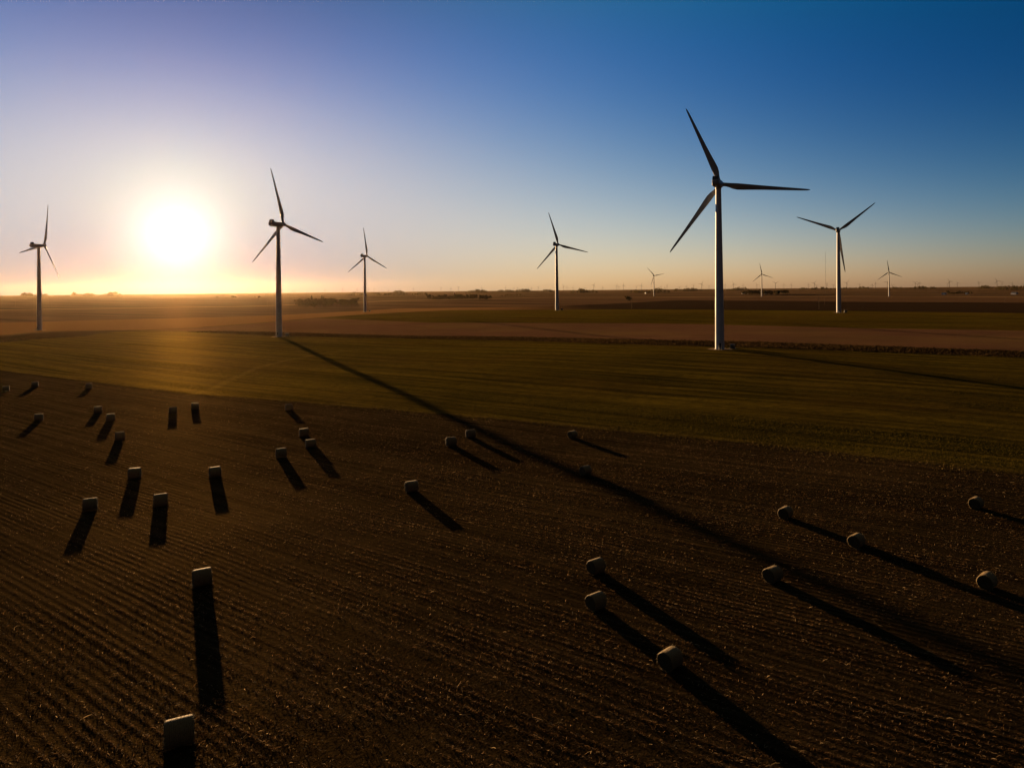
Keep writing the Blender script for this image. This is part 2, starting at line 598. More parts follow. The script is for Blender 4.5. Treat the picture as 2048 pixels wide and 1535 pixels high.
def steps_mesh():
    mb = MB()
    mb.box((0, -2.85, 1.24), (1.2, 1.3, .08))
    for k in range(6):
        mb.box((0, -3.63 - .26 * k, 1.08 - .19 * k), (1.0, .24, .05))
    for sx in (-.56, .56):
        mb.tube((sx, -2.3, 2.2), (sx, -3.45, 2.2), .03, n=6)
        mb.tube((sx, -3.45, 2.2), (sx, -5.1, 1.05), .03, n=6)
        for y, z0, z1 in ((-3.45, 1.2, 2.2), (-5.1, .0, 1.05), (-2.3, 1.2, 2.2)):
            mb.tube((sx, y, z0), (sx, y, z1), .03, n=6)
        mb.tube((sx, -3.45, 1.2), (sx, -5.1, .05), .05, n=6)
        mb.tube((sx, -3.2, 0), (sx, -3.2, 1.2), .05, n=6)
    return mb.mesh('access_steps', m_grey)


def nacelle_mesh():
    mb = MB()
    # sections along Y (rotor side is +Y): y, half width, bottom z, top z
    secs = [(-7.9, .95, -.35, 1.0), (-7.6, 1.35, -1.05, 1.35), (-6.2, 1.7, -1.5, 1.62), (-3.0, 1.8, -1.62, 1.72), (1.4, 1.8, -1.6, 1.72), (2.4, 1.7, -1.35, 1.68), (3.4, 1.5, -1.0, 1.55), (3.75, 1.25, -.85, 1.3)]
    rings = []
    for y, w, b, t in secs:
        c = .45
        rings.append([(-w + c, y, b), (w - c, y, b), (w - .12, y, b + .14), (w, y, b + c), (w, y, t - c), (w - .12, y, t - .14), (w - c, y, t), (-w + c, y, t),
                      (-w + .12, y, t - .14), (-w, y, t - c), (-w, y, b + c), (-w + .12, y, b + .14)])
    mb.loft(rings)
    return mb.mesh('nacelle', m_grp, 35)


def cooler_mesh():
    mb = MB()
    prof = [(-7.3, 1.3), (-6.5, 3.05), (-4.9, 3.05), (-4.55, 1.6)]
    mb.loft([[(x, y, z) for y, z in prof] for x in (-1.35, 1.35)])
    for x in (-.9, -.3, .3, .9):
        mb.box((x, -5.7, 3.14), (.34, 1.3, .18))
    for x in (-1.1, 1.1):
        mb.tube((x, -5.1, 3.0), (x, -5.1, 4.2), .035, n=6)
    return mb.mesh('cooling_unit', m_grey)


def hub_mesh():
    mb = MB()
    n = 24
    prof = [(3.78, 1.2), (3.9, 1.45), (5.0, 1.6), (5.9, 1.5), (6.6, 1.15), (7.05, .7), (7.2, .25)]
    mb.loft([[(r * math.cos(2 * math.pi * i / n), y, r * math.sin(2 * math.pi * i / n)) for i in range(n)] for y, r in prof])
    for k in range(3):
        a = R(120 * k)
        d = Vector((math.sin(a), 0, math.cos(a)))
        c = Vector((0, 5.0, 0))
        mb.tube(c + d * .8, c + d * 1.72, 1.0, .98, 20)
    return mb.mesh('rotor_hub', m_grp, 40)


def blade_mesh():
    mb = MB()
    foil = []
    N = 18
    for i in range(N):
        t = 2 * math.pi * i / N
        foil.append((math.cos(t), math.sin(t)))
    secs = [  # radius, chord, thickness, twist deg, foil-ness
        (1.6, 1.9, 1.9, 12, 0), (2.8, 1.9, 1.85, 12, 0), (4.2, 2.2, 1.6, 13, .4), (6.0, 2.85, 1.2, 13, .85), (8.2, 3.2, .95, 11, 1), (11, 3.0, .78, 9, 1), (15, 2.55, .6, 6.5, 1),
        (20, 2.1, .46, 4.5, 1), (26, 1.7, .33, 2.6, 1), (32, 1.32, .23, 1.2, 1), (37, 1.0, .16, .4, 1), (39.8, .72, .10, 0, 1), (40.8, .4, .06, 0, 1), (41.2, .12, .03, 0, 1)]
    rings = []
    for r, c, th, tw, k in secs:
        ring = []
        a = R(tw + 3)
        pre = -.00075 * (r - 4) ** 2 if r > 4 else 0     # blades bend downwind
        for (u, w) in foil:
            # foil: leading edge at -x; thick forward, thin trailing edge
            xr = u * c / 2
            zr = w * th / 2
            s = (u + 1) / 2                             # 0 at leading edge, 1 at trailing edge
            thick = 2.6 * (0.2969 * math.sqrt(max(s, 0)) - .126 * s - .3516 * s * s + .2843 * s ** 3 - .1036 * s ** 4) / .26 * .5
            zf = (1 if w >= 0 else -1) * thick * th / 2 * 1.0
            xf = (s - .32) * c
            x = xr * (1 - k) + xf * k
            z = zr * (1 - k) + zf * k
            X = x * math.cos(a) - z * math.sin(a)
            Y = x * math.sin(a) + z * math.cos(a)
            ring.append((X, Y + pre, r))
        rings.append(ring)
    mb.loft(rings)
    return mb.mesh('blade', m_grp, 50)


m_far_shade = varied('turbine_silhouette_shade', (.06, .06, .063), (.09, .09, .093), .2, .7, .1)  # darkened copy of the white turbine paint, silhouette shade put into the colour
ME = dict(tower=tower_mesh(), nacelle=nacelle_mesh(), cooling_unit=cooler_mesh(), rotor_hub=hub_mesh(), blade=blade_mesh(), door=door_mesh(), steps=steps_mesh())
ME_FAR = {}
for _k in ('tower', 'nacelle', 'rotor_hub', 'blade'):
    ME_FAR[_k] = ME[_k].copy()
    ME_FAR[_k].materials[0] = m_far_shade
YAW = R(-28)
TILT = R(4)


def turbine(x, y, z, phi, label, group, detail=2, yaw=None, scale=1.0):
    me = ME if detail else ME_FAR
    t = empty('wind_turbine', (x, y, z - .05), YAW if yaw is None else yaw)
    t.scale = (scale,) * 3
    tag(t, label, 'wind turbine', group)
    tw = link('tower', me['tower'], t)
    if detail == 2:
        d = link('door', ME['door'], tw)
        s = link('access_steps', ME['steps'], tw)
        d.rotation_euler = s.rotation_euler = (0, 0, R(28) - .25)
    n = link('nacelle', me['nacelle'], t)
    n.location = (0, 0, 79.6)
    if detail >= 1: link('cooling_unit', ME['cooling_unit'], n)
    h = link('rotor_hub', me['rotor_hub'], n)
    base = Matrix.Translation((0, 0, 79.85)) @ Matrix.Rotation(TILT, 4, 'X')
    h.matrix_local = Matrix.Translation((0, 0, .25)) @ Matrix.Rotation(TILT, 4, 'X') @ Matrix.Translation((0, 5.0, 0)) @ Matrix.Rotation(R(phi), 4, 'Y') @ Matrix.Translation((0, -5.0, 0))
    for k in range(3):
        b = link('blade', me['blade'], t)
        b.matrix_local = base @ Matrix.Translation((0, 5.0, 0)) @ Matrix.Rotation(R(phi + 120 * k), 4, 'Y') @ Matrix.Rotation(R(1.5), 4, 'X')
    return t


NEAR = [  # base px, base py, distance, phi, detail, label
    (1437.5, 697, 338, -22, 2, 'largest and nearest wind turbine, tall white tower with a dark cabinet at its foot'),
    (556.5, 673, 498, -10, 2, 'white turbine just right of the setting sun, casting the long shadow across the green field'),
    (77.5, 660, 663, 22, 2, 'leftmost white turbine, seen side on beyond the dark patch left of the sun'),
    (1677, 625, 683, 52, 2, 'white turbine with two blades raised like a Y, standing behind the largest turbine'),
    (1113.5, 620, 852, -15, 2, 'middle white turbine alone on the crest of the second green field'),
    (729.5, 623, 1003, -3, 1, 'slim turbine by the shelterbelt, between the shadow casting turbine and the crest one'),
    (1307.8, 592, 2732, -40, 1, 'small far turbine with one blade hanging left of its tower, before the horizon wood'),
    (1523.5, 593, 2517, -10, 1, 'small far turbine beside the wooded farmstead, between two big towers'),
    (1778, 593, 2300, -7, 1, 'small far turbine standing alone in the dark fields towards the east edge'),
]
TPOS = []
for px, py, D, phi, det, lab in NEAR:
    x, y = at_dist(px, D)
    x += (py - EYE) / FPX * ROLL * D
    z = hgt(x, y)
    TPOS.append((x, y, z))
    turbine(x, y, z, phi, lab, 'large wind turbines standing in the fields', det)

# tiny turbines along the skyline: photo x, rotor-centre y
FAR = [(586, 582), (590, 582.5), (650, 579), (684.6, 577), (714, 578), (737, 578.5), (748, 577), (777, 581), (799, 579), (826.5, 577), (882, 576), (901.6, 576.5), (917, 574.7), (963.5, 575),
       (1011, 574.5), (1028, 576), (1035, 575.5), (1056, 577), (1063, 576), (1076.4, 574), (1127, 572.3), (1134, 574), (1146, 575), (1170, 576.5), (1187.5, 570), (1205.7, 575.5),
       (1233.4, 571.5), (1238, 573), (1247, 570.5), (1272.6, 573), (1282.7, 570.5), (1321.5, 573.5), (1329.5, 575.5), (1334, 570.8), (1359, 574), (1372.5, 573), (1387, 570.8), (1403.4, 567.5), (1418, 571.5), (1450, 569.5),
       (1467, 567.8), (1486, 570.5), (1513.8, 569), (1551, 566), (1567.6, 569.5), (1582.6, 568.8), (1617, 569), (1628.7, 565.8), (1632.5, 571), (1653.6, 567.5), (1667, 570), (1693.6, 565.3),
       (1719, 568.5), (1744.5, 569.5), (1751, 566.5), (1774.5, 564), (1785, 570.5), (1830.5, 565), (1835.6, 568), (1839.3, 565.7), (1895.7, 567.3), (1899, 562.7), (1915, 565.8), (1958, 565), (1994, 561.8), (2004, 565),
       (2024, 565.8), (2047, 568.5)]
FARPHI = {1551: 60, 1582.6: 15, 1628.7: 35, 1693.6: 40, 1899: -32, 1915: -22, 1994: -30, 2024: 30, 1233.4: 20, 1247: 0, 1467: -15, 1513.8: -25, 1653.6: 50, 1334: 30, 1403.4: 28, 1187.5: 25}
MARK = [(556.5, 'the shadow casting turbine'), (729.5, 'the slim turbine by the shelterbelt'), (1113.5, 'the lone turbine on the green crest'),
        (1307.8, 'the small turbine before the horizon wood'), (1437.5, 'the largest turbine'), (1523.5, 'the farmstead turbine'), (1677, 'the Y shaped turbine'), (1778, 'the turbine in dark fields')]
ORD = 'first second third fourth fifth sixth seventh eighth ninth tenth eleventh twelfth thirteenth fourteenth fifteenth sixteenth seventeenth eighteenth nineteenth twentieth twenty-first twenty-second'.split()
cnt = {}
for px, py in FAR:
    a, e = ray(px, py)
    D = min(max(46.5 / max(e, .002), 4800), 13000)
    x, y = a * D, D
    z = HC + e * D - 79.9
    near = [mk for mk in MARK if mk[0] < px][-1][1]
    cnt[near] = cnt.get(near, 0) + 1
    lab = '%s tiny skyline turbine rightward from %s' % (ORD[cnt[near] - 1], near)
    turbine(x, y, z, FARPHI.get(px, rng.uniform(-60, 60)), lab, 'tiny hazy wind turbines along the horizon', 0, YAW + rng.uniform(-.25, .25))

# gravel pads and the service track
PADS = [[(p[0], p[1])] for p in TPOS[:6]]
TRACKS = [[ground_at(*q) for q in ((380, 789), (412, 782), (512, 736), (575, 720), (660, 704), (737, 697))]]
ground = make_ground()
_bm = MB()
_n = 64
_bm.v = [(0, 0, hgt(0, 1))] + [(6.2 * math.sin(2 * math.pi * i / _n), 6.2 * math.cos(2 * math.pi * i / _n), hgt(6.2 * math.sin(2 * math.pi * i / _n), 6.2 * math.cos(2 * math.pi * i / _n)) - .02) for i in range(_n)]
_bm.f = [(0, 1 + (i + 1) % _n, 1 + i) for i in range(_n)]
tag(link('ground_below_drone', _bm.mesh('ground_below_drone', ground.data.materials[0])), None, None, kind='structure')

# transformer cabinets at the tower feet
CAB = MB()
CAB.box((0, 0, .12), (3.4, 2.8, .24))
CAB_ME = CAB.mesh('concrete_pad', m_conc)
C2 = MB()
C2.box((0, .25, 1.14), (2.3, 1.4, 1.8))
C2.box((0, .25, 2.08), (2.5, 1.6, .08))
for k in range(5): C2.box((-.9 + .45 * k, 1.05, 1.1), (.06, .2, 1.3))
C2_ME = C2.mesh('cabinet_body', m_green)
C3 = MB()
C3.box((-.52, -.49, 1.1), (.98, .06, 1.55))
C3.box((.52, -.49, 1.1), (.98, .06, 1.55))
C3_ME = C3.mesh('cabinet_doors', m_door)
for (i, px, py, lab) in ((0, 1465, 697, 'dark green transformer cabinet on a slab beside the largest turbine'),
                         (1, 571, 671, 'dark transformer cabinet at the foot of the shadow casting turbine'),
                         (3, 1692, 625.5, 'dark transformer cabinet beside the Y shaped turbine'),
                         (4, 1123, 619.5, 'dark transformer cabinet beside the turbine on the green crest'),
                         (5, 738, 622, 'dark transformer cabinet beside the slim turbine by the shelterbelt')):
    x = TPOS[i][0] + (px - NEAR[i][0]) * TPOS[i][1] / FPX
    y = TPOS[i][1] + 1.5
    o = empty('transformer_cabinet', (x, y, hgt(x, y) - .05), -.3)
    tag(o, lab, 'transformer', 'transformer cabinets by the turbines')
    link('concrete_pad', CAB_ME, o)
    b = link('cabinet_body', C2_ME, o)
    link('cabinet_doors', C3_ME, b)

# ------------------------------------------------------------------ round bales
def bale_materials():
    m, nt, p = material('net_wrapped_straw', (.3, .22, .1), .75, .2)
    pos = nt.new('ShaderNodeTexCoord').outputs['Object']
    sp = nt.new('ShaderNodeSeparateXYZ')
    nt.l.new(pos, sp.inputs[0])
    bands = nt.math('SINE', nt.math('ADD', nt.math('MULTIPLY', sp.outputs[0], 46.0), nt.math('MULTIPLY', nt.noise(pos, 3.0, 2), 5.0)))
    mp = nt.new('ShaderNodeMapping')
    mp.inputs['Scale'].default_value = (9, 2.2, 2.2)
    nt.l.new(pos, mp.inputs[0])
    fib = nt.noise(mp.outputs[0], 2.6, 5, .7)
    c = nt.mix(nt.step(fib, .3, .7), (.105, .068, .022), (.26, .175, .066))
    c = nt.mix(nt.math('MULTIPLY', nt.step(bands, .2, 1), .25), c, (.28, .215, .11))
    nt.l.new(c, p.inputs['Base Color'])
    p.inputs['Sheen Weight'].default_value = .10
    p.inputs['Sheen Roughness'].default_value = .5
    p.inputs['Sheen Tint'].default_value = (1, .86, .6, 1)
    b = nt.new('ShaderNodeBump')
    b.inputs['Distance'].default_value = .03
    nt.l.new(nt.math('ADD', fib, nt.math('MULTIPLY', bands, .12)), b.inputs['Height'])
    nt.l.new(b.outputs[0], p.inputs['Normal'])
    m2, nt, p = material('straw_bale_end', (.3, .2, .09), .85, .15)
    pos = nt.new('ShaderNodeTexCoord').outputs['Object']
    sp = nt.new('ShaderNodeSeparateXYZ')
    nt.l.new(pos, sp.inputs[0])
    rad = nt.math('SQRT', nt.math('ADD', nt.math('POWER', sp.outputs[1], 2.0), nt.math('POWER', nt.math('SUBTRACT', sp.outputs[2], .94), 2.0)))
    p.inputs['Sheen Weight'].default_value = .0
    ang = nt.math('ARCTAN2', sp.outputs[1], nt.math('SUBTRACT', sp.outputs[2], .94))
    sw = nt.math('SINE', nt.math('ADD', nt.math('ADD', nt.math('MULTIPLY', rad, 75.0), ang), nt.math('MULTIPLY', nt.noise(pos, 6, 3), 7.0)))
    c = nt.mix(nt.step(sw, -.8, .9), (.035, .023, .009), (.085, .057, .024))
    nt.l.new(c, p.inputs['Base Color'])
    b = nt.new('ShaderNodeBump')
    b.inputs['Distance'].default_value = .012
    nt.l.new(nt.math('ADD', nt.math('MULTIPLY', sw, .3), nt.math('MULTIPLY', nt.noise(pos, 14, 4, .7), 3.0)), b.inputs['Height'])
    nt.l.new(b.outputs[0], p.inputs['Normal'])
    return m, m2


M_WRAP, M_END = bale_materials()
BD, BLN = 1.90, 1.92


def bale_meshes(seed):
    g = np.random.default_rng(seed)
    n = 40
    r = BD / 2
    bump = [g.normal(0, .010) + .02 * math.sin(3 * 2 * math.pi * i / n + seed) for i in range(n)]

    def pt(x, k, i):
        t = 2 * math.pi * i / n
        sag = 1 - .06 * max(0, -math.cos(t)) ** 4
        rr = r * k + bump[i] * k
        wide = 1.02
        return (x, rr * math.sin(t) * wide, r + rr * math.cos(t) * sag - .012)
    mb = MB()
    xs = [(-BLN / 2, .92), (-BLN / 2 + .04, .965), (-BLN / 2 + .13, .992), (-.45, 1.0), (-.15, 1.005), (.2, 1.0), (.48, 1.003), (BLN / 2 - .13, .992), (BLN / 2 - .04, .965), (BLN / 2, .92)]
    mb.loft([[pt(x, k, i) for i in range(n)] for x, k in xs], False, False)
    wrap = mb.mesh('net_wrap', M_WRAP, 60)
    ends = []
    for s in (-1, 1):
        mb = MB()
        rings = []
        for k, dx in ((.92, 0), (.82, .02), (.6, .035), (.4, .03), (.2, .02), (.06, -.01)):
            rings.append([(pt(0, k, i)[0] + s * (BLN / 2 + dx + g.normal(0, .006)), pt(0, k, i)[1], pt(0, k, i)[2]) for i in range(n)])
        mb.loft(rings, False, True)
        ends.append(mb.mesh('end_face', M_END, 60))
    return wrap, ends


def loose_straw(seed):
    g = np.random.default_rng(100 + seed)
    n = 800
    r = BD / 2
    t = g.uniform(0, 2 * math.pi, n)
    x = np.where(g.random(n) < .55, np.sign(g.normal(0, 1, n)) * (BLN / 2 - np.abs(g.normal(0, .05, n))), g.uniform(-BLN / 2, BLN / 2, n))
    low = g.random(n) < .45
    t = np.where(low, math.pi + g.normal(0, .45, n), t)
    k = np.where(np.abs(x) > BLN / 2 - .03, .95, .99)
    p = np.stack([x, r * k * np.sin(t) * 1.02, r + r * k * np.cos(t)], -1)
    out = np.stack([np.sign(x) * (np.abs(x) > BLN / 2 - .12) * 1.0, np.sin(t), np.cos(t)], -1) + g.normal(0, .9, (n, 3))
    out /= np.linalg.norm(out, axis=1)[:, None]
    sd = np.cross(out, g.normal(0, 1, (n, 3)))
    sd /= np.linalg.norm(sd, axis=1)[:, None]
    ln = (g.uniform(.07, .24, n) * np.where(low, 1.5, 1))[:, None]
    w = g.uniform(.006, .014, n)[:, None]
    p[:, 2] = np.maximum(p[:, 2], .02)
    tip = p + out * ln
    tip[:, 2] = np.maximum(tip[:, 2], .03)
    v = np.stack([p - sd * w, p + sd * w, tip + sd * w * .5, tip - sd * w * .5], 1).reshape(-1, 3)
    return np_mesh('straw_fringe', v, np.arange(4 * n).reshape(-1, 4), M_WRAP)


STRAW_ME = [loose_straw(i) for i in range(5)]
BALE_ME = [bale_meshes(i) for i in range(5)]
BALES = [  # photo x of centre, y of its top edge, label
    (196, 811, 'upper bale of the two close together in the orange glow at left'),
    (221, 826, 'bale just below and right of its close neighbour, in the orange glow'),
    (239.5, 862, 'bale below the close pair in the orange glow, shadow leaning left'),
    (345.5, 812.5, 'left bale of the far level pair below the sun, shadow falling straight'),
    (390, 804, 'right bale of the far level pair below the sun, by the green edge'),
    (77.5, 826, 'faint bale near the left frame edge with a long slanted shadow'),
    (70, 762, 'veiled far bale under the leftmost turbine, nearly lost in glare'),
    (178, 765, 'veiled far bale right at the green boundary, below the dark patch'),
    (12, 770, 'bale at the very left frame edge beside the green field'),
    (269, 934, 'bale above the middle left pair, its shadow reaching between them'),
    (430, 932, 'bale right of the left group with a bright rim and straight shadow'),
    (180, 995, 'left bale of the middle left pair, long shadow leaning left'),
    (321, 986, 'right bale of the middle left pair, shadow pointing straight down'),
    (577.5, 806, 'far bale at the green edge below the shadow casting turbine'),
    (608, 855, 'upper bale of the two almost touching, below the shadow casting turbine'),
    (621, 877, 'lower bale of the two almost touching, shadow slanting right'),
    (562, 895, 'bale just left of and below the almost touching two'),
    (902, 872.5, 'bale at the edge of the long tower shadow, clear rim light'),
    (941, 857.5, 'dim bale lying inside the long tower shadow'),
    (823, 960, 'bale alone at mid field left of the tower shadow'),
    (1145, 860, 'far bale nearest the green edge right of the tower shadow'),
    (1171, 930, 'bale below the far green edge bale, with a long right slanting shadow'),
    (1571, 1012, 'left upper bale of the three loosely lined up at right'),
    (1713, 1066, 'middle bale of the right hand line, bright crescent on top'),
    (1545, 1132, 'dim bale in shade, below the loosely lined up three'),
    (1952, 993, 'bale near the right frame edge with a brightly lit upper side'),
    (1974, 1144.5, 'lowest bale by the right frame edge, round end facing the viewer'),
    (1192, 1116, 'upper bale of the stacked looking two right of centre'),
    (1192, 1184, 'lower bale of the stacked looking two right of centre'),
    (1340, 1296, 'big near bale right of centre, dark end and amber top rim'),
    (404, 1136, 'near bale left of centre with a thin golden rim and broad shadow'),
    (358, 1435.5, 'nearest and biggest bale, golden rim, at the bottom edge'),
]
g = np.random.default_rng(11)
for i, (px, py, lab) in enumerate(BALES):
    sc = .87 if px > 1100 else 1.0 + .03 * math.sin(i * 2.3)
    x, y = ground_at(px, py + 1.0, (BD - .03) * sc)
    ang = R(27) + g.normal(0, .07)
    ang += .28 if px > 1100 else 0
    z = hgt(x, y)
    o = empty('round_bale', (x, y, z - .03), ang)
    o.scale = (sc, sc, sc)
    tag(o, lab, 'straw bale', 'round bales scattered over the corn stubble')
    wrap, ends = BALE_ME[i % 5]
    link('net_wrap', wrap, o)
    for e in ends: link('end_face', e, o)
    link('straw_fringe', STRAW_ME[i % 5], o)['kind'] = 'stuff'


# ------------------------------------------------------------------ corn residue on the near field
def residue():
    m = bpy.data.materials.new('dry_corn_leaves')
    m.use_nodes = True
    nt = NT(m.node_tree)
    for n in list(nt.n): nt.n.remove(n)
    out = nt.new('ShaderNodeOutputMaterial')
    geo = nt.new('ShaderNodeNewGeometry')
    rnd = geo.outputs['Random Per Island']
    col = nt.ramp(rnd, [(0, (.026, .013, .0055)), (.5, (.08, .043, .018)), (.86, (.17, .10, .045)), (1, (.42, .31, .17))])
    d = nt.new('ShaderNodeBsdfDiffuse')
    t = nt.new('ShaderNodeBsdfTranslucent')
    gl = nt.new('ShaderNodeBsdfGlossy')
    gl.inputs['Roughness'].default_value = .6
    for s in (d, t): nt.l.new(col, s.inputs['Color'])
    gl.inputs['Color'].default_value = (.8, .8, .8, 1)
    mx = nt.new('ShaderNodeMixShader')
    mx.inputs[0].default_value = .6
    nt.l.new(d.outputs[0], mx.inputs[1])
    nt.l.new(t.outputs[0], mx.inputs[2])
    mx2 = nt.new('ShaderNodeMixShader')
    mx2.inputs[0].default_value = .012
    nt.l.new(mx.outputs[0], mx2.inputs[1])
    nt.l.new(gl.outputs[0], mx2.inputs[2])
    nt.l.new(mx2.outputs[0], out.inputs[0])
    N = 800000
    g = np.random.default_rng(5)
    # density falls with distance
    rs = np.exp(np.linspace(math.log(24), math.log(300), 400))
    w = rs * np.minimum(1, (50 / rs) ** 1.45) * rs
    cdf = np.cumsum(w) / w.sum()
    r = np.interp(g.random(N), cdf, rs)
    az = g.uniform(R(-46), R(46), N)
    x, y = r * np.sin(az), r * np.cos(az)
    # gather towards the rows, and clump
    ac = x * ROWN.x + y * ROWN.y
    al = x * ROWD.x + y * ROWD.y
    row = np.round(ac / .92) * .92
    loose = g.random(N) < .2
    ac2 = np.where(loose, ac, row + g.normal(0, .10, N))
    kk = np.round(ac / .92).astype(int)
    jit = np.random.default_rng(12).normal(0, .06, 6000)[(kk + 3000) % 6000]
    ac2 = np.where(loose, ac, ac2 + jit + .25 * np.sin(al * .04) + .08 * np.sin(al * .17))
    x, y = ac2 * ROWN.x + al * ROWD.x, ac2 * ROWN.y + al * ROWD.y
    cl = np.sin(.9 * x + 1.3 * np.sin(.31 * y)) + np.sin(.7 * y + 1.7 * np.sin(.23 * x)) + np.sin(.21 * x + .13 * y) + np.sin(.11 * x - .27 * y) * 1.2
    rowden = .12 + .95 * np.random.default_rng(8).random(4000)[(np.round(ac / .92).astype(int) + 2000) % 4000] + .18 * np.sin(ac * 2 * math.pi / 6.1)
    keep = (g.random(N) < (.62 + .13 * cl) * np.where(loose, 1, rowden * 1.15)) & stubble_zone(x, y) & (np.hypot(x, y) > 24)
    x, y, r = x[keep], y[keep], r[keep]
    n = len(x)
    z = height(x, y)
    stalk = g.random(n) < .22
    yaw = np.where(g.random(n) < .72, math.atan2(ROWD.y, ROWD.x) + g.normal(0, .16, n), g.uniform(0, 2 * math.pi, n))
    pitch = np.where(stalk, np.abs(g.normal(1.2, .25, n)), np.abs(g.normal(.12, .28, n)))
    ln = np.where(stalk, g.uniform(.08, .24, n), g.gamma(2.4, .075, n) + .07)
    wd = np.where(stalk, g.uniform(.018, .032, n), g.uniform(.011, .036, n))
    roll = np.where(stalk, g.uniform(0, math.pi, n), g.normal(0, .7, n))
    d = np.stack([np.cos(yaw) * np.cos(pitch), np.sin(yaw) * np.cos(pitch), np.sin(pitch)], -1)
    sd = np.stack([-np.sin(yaw), np.cos(yaw), np.zeros(n)], -1)
    up = np.cross(d, sd)
    sd = sd * np.cos(roll)[:, None] + up * np.sin(roll)[:, None]
    p = np.stack([x, y, z + np.where(stalk, -.01, g.uniform(.0, .07, n))], -1)
    h = (sd * (wd / 2)[:, None])
    mid = p + d * (ln * .5)[:, None] + np.array([0, 0, 1]) * (ln * g.normal(.05, .06, n))[:, None]
    tip = p + d * ln[:, None] + np.array([0, 0, 1]) * np.where(stalk, 0, -ln * .12)[:, None]
    tip[:, 2] = np.maximum(tip[:, 2], z + .005)
    verts = np.stack([p - h * .8, p + h * .8, mid + h, mid - h, tip + h * .35, tip - h * .35], 1).reshape(-1, 3)
    b = np.arange(n)[:, None] * 6
    q = np.stack([b + np.array([[0, 1, 2, 3]]), b + np.array([[3, 2, 4, 5]])], 1).reshape(-1, 4)
    me = np_mesh('corn_residue', verts, q, m)
    o = link('corn_residue', me)
    tag(o, 'dry corn leaves and cut stalks strewn over the near stubble field', 'crop residue', kind='stuff')


residue()

# ------------------------------------------------------------------ grass and weeds of the middle fields
def blade_material(name, stops):
    m = bpy.data.materials.new(name)
    m.use_nodes = True
    nt = NT(m.node_tree)
    for n in list(nt.n): nt.n.remove(n)
    out = nt.new('ShaderNodeOutputMaterial')
    col = nt.ramp(nt.new('ShaderNodeNewGeometry').outputs['Random Per Island'], stops)
    d, t = nt.new('ShaderNodeBsdfDiffuse'), nt.new('ShaderNodeBsdfTranslucent')
    mx = nt.new('ShaderNodeMixShader')
    mx.inputs[0].default_value = .5
    for q in (d, t): nt.l.new(col, q.inputs['Color'])
    nt.l.new(d.outputs[0], mx.inputs[1])
    nt.l.new(t.outputs[0], mx.inputs[2])
    nt.l.new(mx.outputs[0], out.inputs[0])
    return m


def blades(name, mat, N, seed, zone, r0, r1, hmin, hmax, width, label, cat, striped=False):
    g = np.random.default_rng(seed)
    rs = np.exp(np.linspace(math.log(r0), math.log(r1), 300))
    w = rs * rs * np.minimum(1, (r0 * 1.4 / rs) ** 1.1)
    r = np.interp(g.random(N), np.cumsum(w) / w.sum(), rs)
    az = g.uniform(R(-45), R(45), N)
    x, y = r * np.sin(az), r * np.cos(az)
    k = zone(x, y, az, np.log(r), g)
    hs = np.ones(N)
    if striped:
        ac = x * ROWN.x + y * ROWN.y
        al = x * ROWD.x + y * ROWD.y
        tab = np.convolve(np.random.default_rng(4).random(4000), np.ones(3) / 3, 'same')
        q = np.interp(ac / 1.6 + 1000 + .5 * np.sin(al * .02), np.arange(4000), tab)
        q = np.clip((q - .28) / .42, 0, 1)
        pt = .5 + .25 * np.sin(.05 * x + 1.2 * np.sin(.033 * y)) + .25 * np.sin(.061 * y + .9 * np.sin(.041 * x))
        hs = .45 + .75 * q
        k &= g.random(N) < .06 + .8 * q * (.5 + pt)
    x, y, az, r, hs = x[k], y[k], az[k], r[k], hs[k]
    n = len(x)
    z = height(x, y)
    yaw = g.uniform(0, math.pi, n)
    h = g.uniform(hmin, hmax, n) * hs
    wd = g.uniform(.5, 1.2, n) * width
    sd = np.stack([np.cos(yaw), np.sin(yaw), np.zeros(n)], -1)
    lean = np.stack([g.normal(0, .3, n) * h, g.normal(0, .3, n) * h, h], -1)
    p = np.stack([x, y, z - .02], -1)
    a = wd[:, None] * sd
    v = np.stack([p - a * .5, p + a * .5, p + a * g.uniform(.2, .8, n)[:, None] + lean * g.uniform(.5, 1.1, n)[:, None], p - a * g.uniform(.2, .8, n)[:, None] + lean], 1).reshape(-1, 3)
    o = link(name, np_mesh(name, v, np.arange(4 * n).reshape(-1, 4), mat))
    tag(o, label, cat, kind='stuff')


def z_green(x, y, az, lr, g):
    return (lr > np.interp(az, *BL[0])) & (lr < np.interp(az, *BL[1]))


def z_weeds(x, y, az, lr, g):
    a, b = np.exp(np.interp(az, *BL[1])), np.exp(np.interp(az, *BL[2]))
    r = np.exp(lr)
    return (r > a + g.normal(0, 1.2, len(x))) & (r < b + g.normal(0, 2.5, len(x))) & (b - a > 3)


def z_edge(x, y, az, lr, g):
    d = np.exp(lr) - np.exp(np.interp(az, *BL[0]))
    cl = .5 + .5 * np.sin(x * .35 + 2 * np.sin(y * .13))
    return (np.abs(d - g.normal(0, 3.2, len(x))) < 1.4 * cl)


